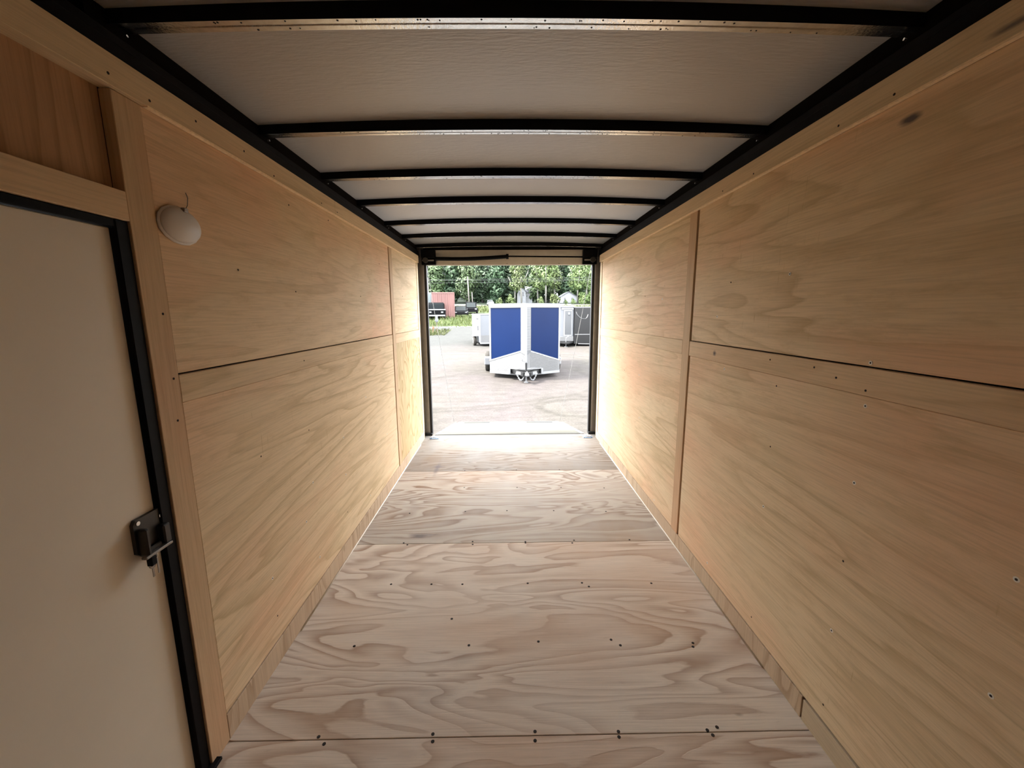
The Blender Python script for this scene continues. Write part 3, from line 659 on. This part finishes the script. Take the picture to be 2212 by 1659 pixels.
m_tk = pbr('dark_truck_paint', oc(.006, .0062, .007), .5, 0, .3, 3, spec=.06)
MB().box(-.98, .98, 0, 3.2, .42, 1.02, bev=.06).build('body', m_tk, tr)
MB().box(-.85, .85, .5, 2.6, 1.02, 1.78, bev=.12).build('cab', m_tk, tr)
MB().box(-.72, .72, .47, .51, 1.14, 1.64, bev=.02).build('windscreen', pbr('dark_glass', oc(.02, .03, .035), .3, spec=.1), tr)
MB().box(-.95, .95, -.06, .02, .98, 1.10, bev=.01).build('crossbar', m_alu, tr)
MB().box(-.9, .9, -.08, .0, .36, .52, bev=.02).build('bumper', m_steel, tr)
for x in (-.6, .6): MB().box(x-.12, x+.12, -.03, .01, .7, .86, bev=.02).build('headlight', m_alu, tr)
for x in (-.85, .85):
    wheel(tr, x, .7, .38, .38, .26); wheel(tr, x, 2.6, .38, .38, .26)
rd = thing('red_bin', 'small red steel bin left of the dark flatbed truck', 'bin', (-8.35, 43.0, zt(43)), .19)
MB().prism([(-.45, 0, .7), (.3, 0, .7), (.36, 0, 1.5), (-.5, 0, 1.5)], (0, .9, 0)).build('body', m_red, rd)
MB().box(-.52, .38, -.03, .93, 1.48, 1.56, bev=.01).build('rim_lip', m_red, rd)
for x in (-.4, .2): MB().box(x, x+.08, .2, .7, 0, .7).build('leg', m_dark, rd)
def car(name, lab, x, y, w, h, l, hood, mat, cat='car'):
    z = zt(y); t = thing(name, lab, cat, (x, y, z), -math.atan2(x, y)); hw = w/2
    MB().prism([(-hw, 0, .28), (-hw, l, .28), (-hw, l, h*.52), (-hw, l*.97, h*.56), (-hw, .1, h*.50), (-hw, 0, h*.42)], (w, 0, 0)).build('body', mat, t)
    MB().prism([(-hw*.86, hood, h*.5), (-hw*.86, l*.92, h*.55), (-hw*.80, l*.85, h), (-hw*.80, hood+.6, h)], (w*.83, 0, 0)).build('cabin', mat, t)
    MB().prism([(-hw*.7, hood-.02, h*.56), (hw*.7, hood-.02, h*.56), (hw*.64, hood+.5, h*.95), (-hw*.64, hood+.5, h*.95)], (0, -.03, .02)).build('windscreen', pbr(name+'_glass', oc(.06, .075, .075), .3, spec=.1), t)
    MB().box(-hw*.95, hw*.95, -.06, .06, .26, .46, bev=.03).build('bumper', mat, t)
    for s in (-.7, .7): MB().box(hw*s-.14, hw*s+.14, -.03, .02, h*.36, h*.45, bev=.02).build('headlight', m_alu, t)
    for s in (-1, 1):
        wheel(t, s*(hw-.1), l*.18, .33, .33, .22); wheel(t, s*(hw-.1), l*.80, .33, .33, .22)
    return t
m_car = pbr('car_black', oc(.005, .0055, .008), .4, spec=.06)
car('sedan', 'black car parked on the grass beside the red container', -5.1, 48, 1.7, 1.28, 4.2, 1.3, m_car)
car('pickup', 'black pickup parked behind the black car and white trailer', -4.55, 55.5, 1.8, 1.6, 5, 1.5, pbr('pickup_black', oc(.006, .006, .009), .4, spec=.06), 'pickup')
car('road_van', 'small white van driving along the pale road', -3.70, 100, 1.45, 1.35, 3.6, .5, m_white, 'van')
sg = thing('marker_sign', 'white rounded sign on a thin post at the lot edge', 'sign', (-5.43, 33, zt(33)))
MB().box(-.10, .10, -.015, .015, .98, 1.42, bev=.01).ell((0, 0, 1.02), (.14, .02, .17), 16, 8).build('plate', m_white, sg)
MB().cyl((0, .03, 0), (0, 0, 1), .03, 1.1, 8).build('post', pbr('post_wood', oc(.3, .2, .12), .8), sg)
og = thing('marker_post', 'orange painted marker post beside the white sign', 'post', (-5.72, 32.9, zt(32.9)))
MB().box(-.04, .04, -.02, .02, 0, .62, bev=.005).build('stake', pbr('stake_orange', oc(.38, .20, .08), .7), og)
MB().box(-.05, .12, -.03, .03, .36, .52, bev=.01).build('reflector', pbr('orange_reflector', oc(.45, .2, .06), .5), og)

# ------------------------------------------------------------------ poles, wires, houses
m_pole = pbr('weathered_pole', oc(.34, .31, .27), .8, 0, .15, 2)
def pole(name, lab, x, y, h, r, lean=0, arm=True):
    t = thing(name, lab, 'pole', (x, y, zt(y)))
    MB().tube([(0, 0, -.1), (-lean*.5, 0, h*.5), (-lean, 0, h)], [r, r*.88, r*.75], 10).build('shaft', m_pole, t)
    if arm:
        MB().box(-lean-.7, -lean+.7, -.06, .06, h-.7, h-.58, bev=.01).build('crossarm', m_pole, t)
    return t
pole('utility_pole', 'tall pale wooden utility pole against the dark trees', -7.9, 92, 6.6, .16, .25)
pole('utility_pole', 'shorter pale pole just right of the tall utility pole', -7.2, 92.6, 3.3, .12, .12, False)
lp = pole('yard_light_pole', 'white light pole at the left edge of the opening', -10.85, 60, 4.9, .14, .12, False)
m_wire = pbr('wire_grey', oc(.35, .38, .36), .6)
for i, (za, zb) in enumerate(((8.9, 9.3), (8.1, 8.7), (8.88, 9.0))):
    pts = []
    for q in range(25):
        t = q/24; pts.append((-40+75*t, 91.95+.05*i, za+(zb-za)*t*1.6-1.1*math.sin(math.pi*t*1.0)*.4))
    tag(MB().tube(pts, .013, 4).build('power_line', m_wire), ['lowest', 'middle', 'top'][[1, 0, 2].index(i) if i < 3 else 0]+' overhead power line crossing before the trees', 'wire', 'overhead power lines')
m_hw = pbr('house_siding', oc(.8, .83, .86), .6); m_roof = pbr('house_roof', oc(.30, .31, .34), .8); m_win = pbr('house_window', oc(.05, .06, .07), .2)
def house(lab, x0, x1, y, d, zb, eave, ridge, wins):
    t = thing('house', lab, 'house', ((x0+x1)/2, y, zb)); w = (x1-x0)/2
    MB().prism([(-w, 0, 0), (w, 0, 0), (w, 0, eave), (0, 0, ridge), (-w, 0, eave)], (0, d, 0)).build('wall', m_hw, t)
    for s in (-1, 1):
        MB().prism([(s*(w+.2), -.25, eave-.12), (0, -.25, ridge+.06), (0, -.25, ridge+.2), (s*(w+.2), -.25, eave+.02)], (0, d+.5, 0)).build('roof_slope', m_roof, t)
    for (wx, wz) in wins:
        f = MB().box(wx-.26, wx+.26, -.05, .0, wz, wz+1.15, bev=.01).build('window', m_hw, t)
        MB().box(wx-.19, wx+.19, -.06, -.04, wz+.07, wz+1.08).build('pane', m_win, f)
    return t
h1 = house('white gabled two-storey house showing between the bright trees', 3.5, 5.75, 120, 7, 4.1, 3.5, 4.6, ((-.5, 2.2), (.35, 2.2), (0, .6)))
MB().box(1.1, 3.0, 1.0, 6, 0, 3.4).build('wing_wall', m_hw, h1)
MB().prism([(1.0, .7, 3.3), (3.2, .7, 3.3), (3.2, 3.4, 5.0), (1.0, 3.4, 5.0)], (0, .3, .12)).build('wing_roof', m_roof, h1)
for x in (1.5, 2.2):
    f = MB().box(x-.22, x+.22, .94, 1.0, 2.2, 3.1).build('window', m_hw, h1); MB().box(x-.16, x+.16, .92, .95, 2.27, 3.03).build('pane', m_win, f)
house('low pale house half hidden by shrubs behind the black trailer', 14.3, 18.6, 110, 8, 3.95, 1.7, 2.9, ((-1.0, .4), (.9, .4)))

# ------------------------------------------------------------------ trees
m_bark_l = pbr('bark_pale', oc(.62, .60, .52), .85, 0, .2, 3); m_bark_d = pbr('bark_dark', oc(.10, .085, .07), .9, 0, .2, 3)
m_leaf_d = leafmat('leaves_dark', oc(.036, .085, .038), oc(.11, .21, .085))
m_leaf_m = leafmat('leaves_mid', oc(.07, .14, .045), oc(.18, .30, .10))
m_leaf_l = leafmat('leaves_bright', oc(.13, .22, .05), oc(.30, .40, .13))
def crown_mesh(name, seed, n, h0, h1, rad, size, mat, lobes=12):
    rr = random.Random(seed); L = []
    for i in range(lobes):
        t = (i+.5)/lobes; z = h0+(h1-h0)*t; w = rad*(1-.75*abs(t-.38)**1.1*1.25); a = rr.uniform(0, 6.283); q = w*rr.uniform(.1, .62)
        L.append((q*math.cos(a), q*math.sin(a), z, w*rr.uniform(.45, .7)))
    vs = []; fs = []
    for i in range(n):
        cx, cy_, cz, r = rr.choice(L); u = Vector((rr.gauss(0, 1), rr.gauss(0, 1), rr.gauss(0, .8))).normalized()*r*rr.uniform(.72, 1.05)
        c = Vector((cx, cy_, cz))+u; nrm = (u.normalized()+Vector((rr.uniform(-.7, .7), rr.uniform(-.7, .7), rr.uniform(-.2, .9)))).normalized()
        a = nrm.orthogonal().normalized(); b_ = nrm.cross(a); th = rr.uniform(0, 6.283); a, b_ = a*math.cos(th)+b_*math.sin(th), b_*math.cos(th)-a*math.sin(th)
        s = size*rr.uniform(.6, 1.4); k0 = len(vs)
        vs += [tuple(c-a*s), tuple(c+b_*s*.55), tuple(c+a*s), tuple(c-b_*s*.55)]; fs.append((k0, k0+1, k0+2, k0+3))
    me = bpy.data.meshes.new(name); me.from_pydata(vs, [], fs); me.materials.append(mat); return me
def trunk_mesh(name, seed, h, r, mat, fork=0):
    rr = random.Random(seed); b = MB()
    top = Vector((rr.uniform(-.5, .5), rr.uniform(-.5, .5), h)); mid = top*.5+Vector((rr.uniform(-.3, .3), 0, 0))
    b.tube([(0, 0, -.4), mid, top], [r, r*.75, r*.3], 9)
    for i in range(4+fork):
        t = rr.uniform(.35, .8); p = top*t; a = rr.uniform(0, 6.283); L_ = h*rr.uniform(.18, .32)
        b.tube([p, p+Vector((math.cos(a)*L_*.5, math.sin(a)*L_*.5, L_*.45)), p+Vector((math.cos(a)*L_*.8, math.sin(a)*L_*.8, L_*1.05))], [r*.42, r*.3, r*.12], 6)
    return b.mesh(name, mat)
KIND = {}
for k_, (mat, bark, n, h0, h1, rad, size, th, tr_) in dict(
        dark=(m_leaf_d, m_bark_d, 2600, 1.2, 13.5, 4.3, .40, 11, .22), mid=(m_leaf_m, m_bark_d, 2400, 2.2, 12.5, 4.0, .38, 10, .2),
        bright=(m_leaf_l, m_bark_l, 950, 4.6, 13.0, 3.0, .34, 13, .24), shrub=(m_leaf_l, m_bark_d, 900, .1, 2.6, 1.7, .24, 1.5, .06)).items():
    KIND[k_] = [(crown_mesh(k_+'_foliage', 20+v*7+len(k_), n, h0, h1, rad, size, mat), trunk_mesh(k_+'_trunk', v+3, th, tr_, bark)) for v in range(3)]
TREES = []
rt = random.Random(77)
for i in range(15): TREES.append(('dark', -38+i*5.3+rt.uniform(-1.2, 1.2), rt.uniform(131, 139), rt.uniform(.9, 1.2)))
for i in range(15): TREES.append(('dark' if i % 3 else 'mid', -46+i*6.6+rt.uniform(-1.5, 1.5), rt.uniform(148, 160), rt.uniform(1.1, 1.4)))
for i in range(12): TREES.append(('dark' if i % 2 else 'mid', -52+i*9.6+rt.uniform(-2, 2), rt.uniform(172, 188), rt.uniform(1.3, 1.7)))
for x, y, s, q in ((-19, 116, .95, 'mid'), (-14.6, 118, 1.0, 'dark'), (-10.6, 115, .9, 'mid'), (-6.6, 119, 1.05, 'dark'), (-2.8, 117, .95, 'dark'), (.6, 120, .9, 'dark'),
                   (9.2, 122, .95, 'mid'), (12.6, 124, 1, 'mid'), (-24, 118, 1, 'dark'), (20.5, 121, 1.0, 'mid'), (25, 118, 1, 'mid'), (-29, 117, .9, 'mid'), (29.5, 120, 1, 'bright')):
    TREES.append((q, x, y, s))
for x, y, s in ((4.1, 108, .95), (8.6, 112, .85), (10.3, 108, 1.0), (13.0, 113, .85), (18.4, 107.5, .9), (21.2, 110, .9), (2.4, 111.5, .8), (24.6, 112, .9)): TREES.append(('bright', x, y, s))
for x, y, s in ((1.2, 106.5, .8), (9.0, 106.4, .6), (12.2, 106, .9), (15.2, 106.4, .35), (17.0, 106, .45), (19.4, 106.6, 1.0), (21.6, 106.4, 1), (-1.4, 106.6, .6)): TREES.append(('shrub', x, y, s))
NAMES = dict(dark=('dark_leafy_tree', 'dense dark green tree on the wooded hillside', 'tree', 'dark trees on the hillside'),
             mid=('leafy_tree', 'mid green leafy tree before darker trees', 'tree', 'mid green trees on the hillside'),
             bright=('slender_tree', 'slender yellow-green tree with pale trunk', 'tree', 'pale trunked trees near the road'),
             shrub=('roadside_shrub', 'low bright shrub along the far road', 'shrub', 'shrubs along the road'))
ORD = ['leftmost', 'second from the left', 'third from the left', 'fourth from the left', 'fifth from the left', 'sixth from the left', 'seventh from the left', 'eighth from the left', 'ninth from the left', 'tenth from the left']
def tree_label(q, x, y, lab):
    if q in ('dark', 'mid') and not (q == 'mid' and y < 126): return lab
    inv = lambda X, Y: -.2 < X/Y < .215
    if not inv(x, y): return lab+(', out beyond the left' if x < 0 else ', out beyond the right')+(' side' if y > 116 else ' post')
    same = sorted(a[1]/a[2] for a in TREES if a[0] == q and inv(a[1], a[2]) and (q != 'mid' or a[2] < 126))
    return lab+', '+ORD[same.index(x/y)]
for i, (q, x, y, s) in enumerate(TREES):
    nm, lab, cat, grp = NAMES[q]; fol, trk = KIND[q][i % 3]; lab = tree_label(q, x, y, lab)
    t = thing(nm, lab, cat, (x, y, zt(y)), rt.uniform(0, 6.28), grp); t.scale = (s, s, s*rt.uniform(.92, 1.12))
    obj('foliage', fol, t); obj('trunk', trk, t)
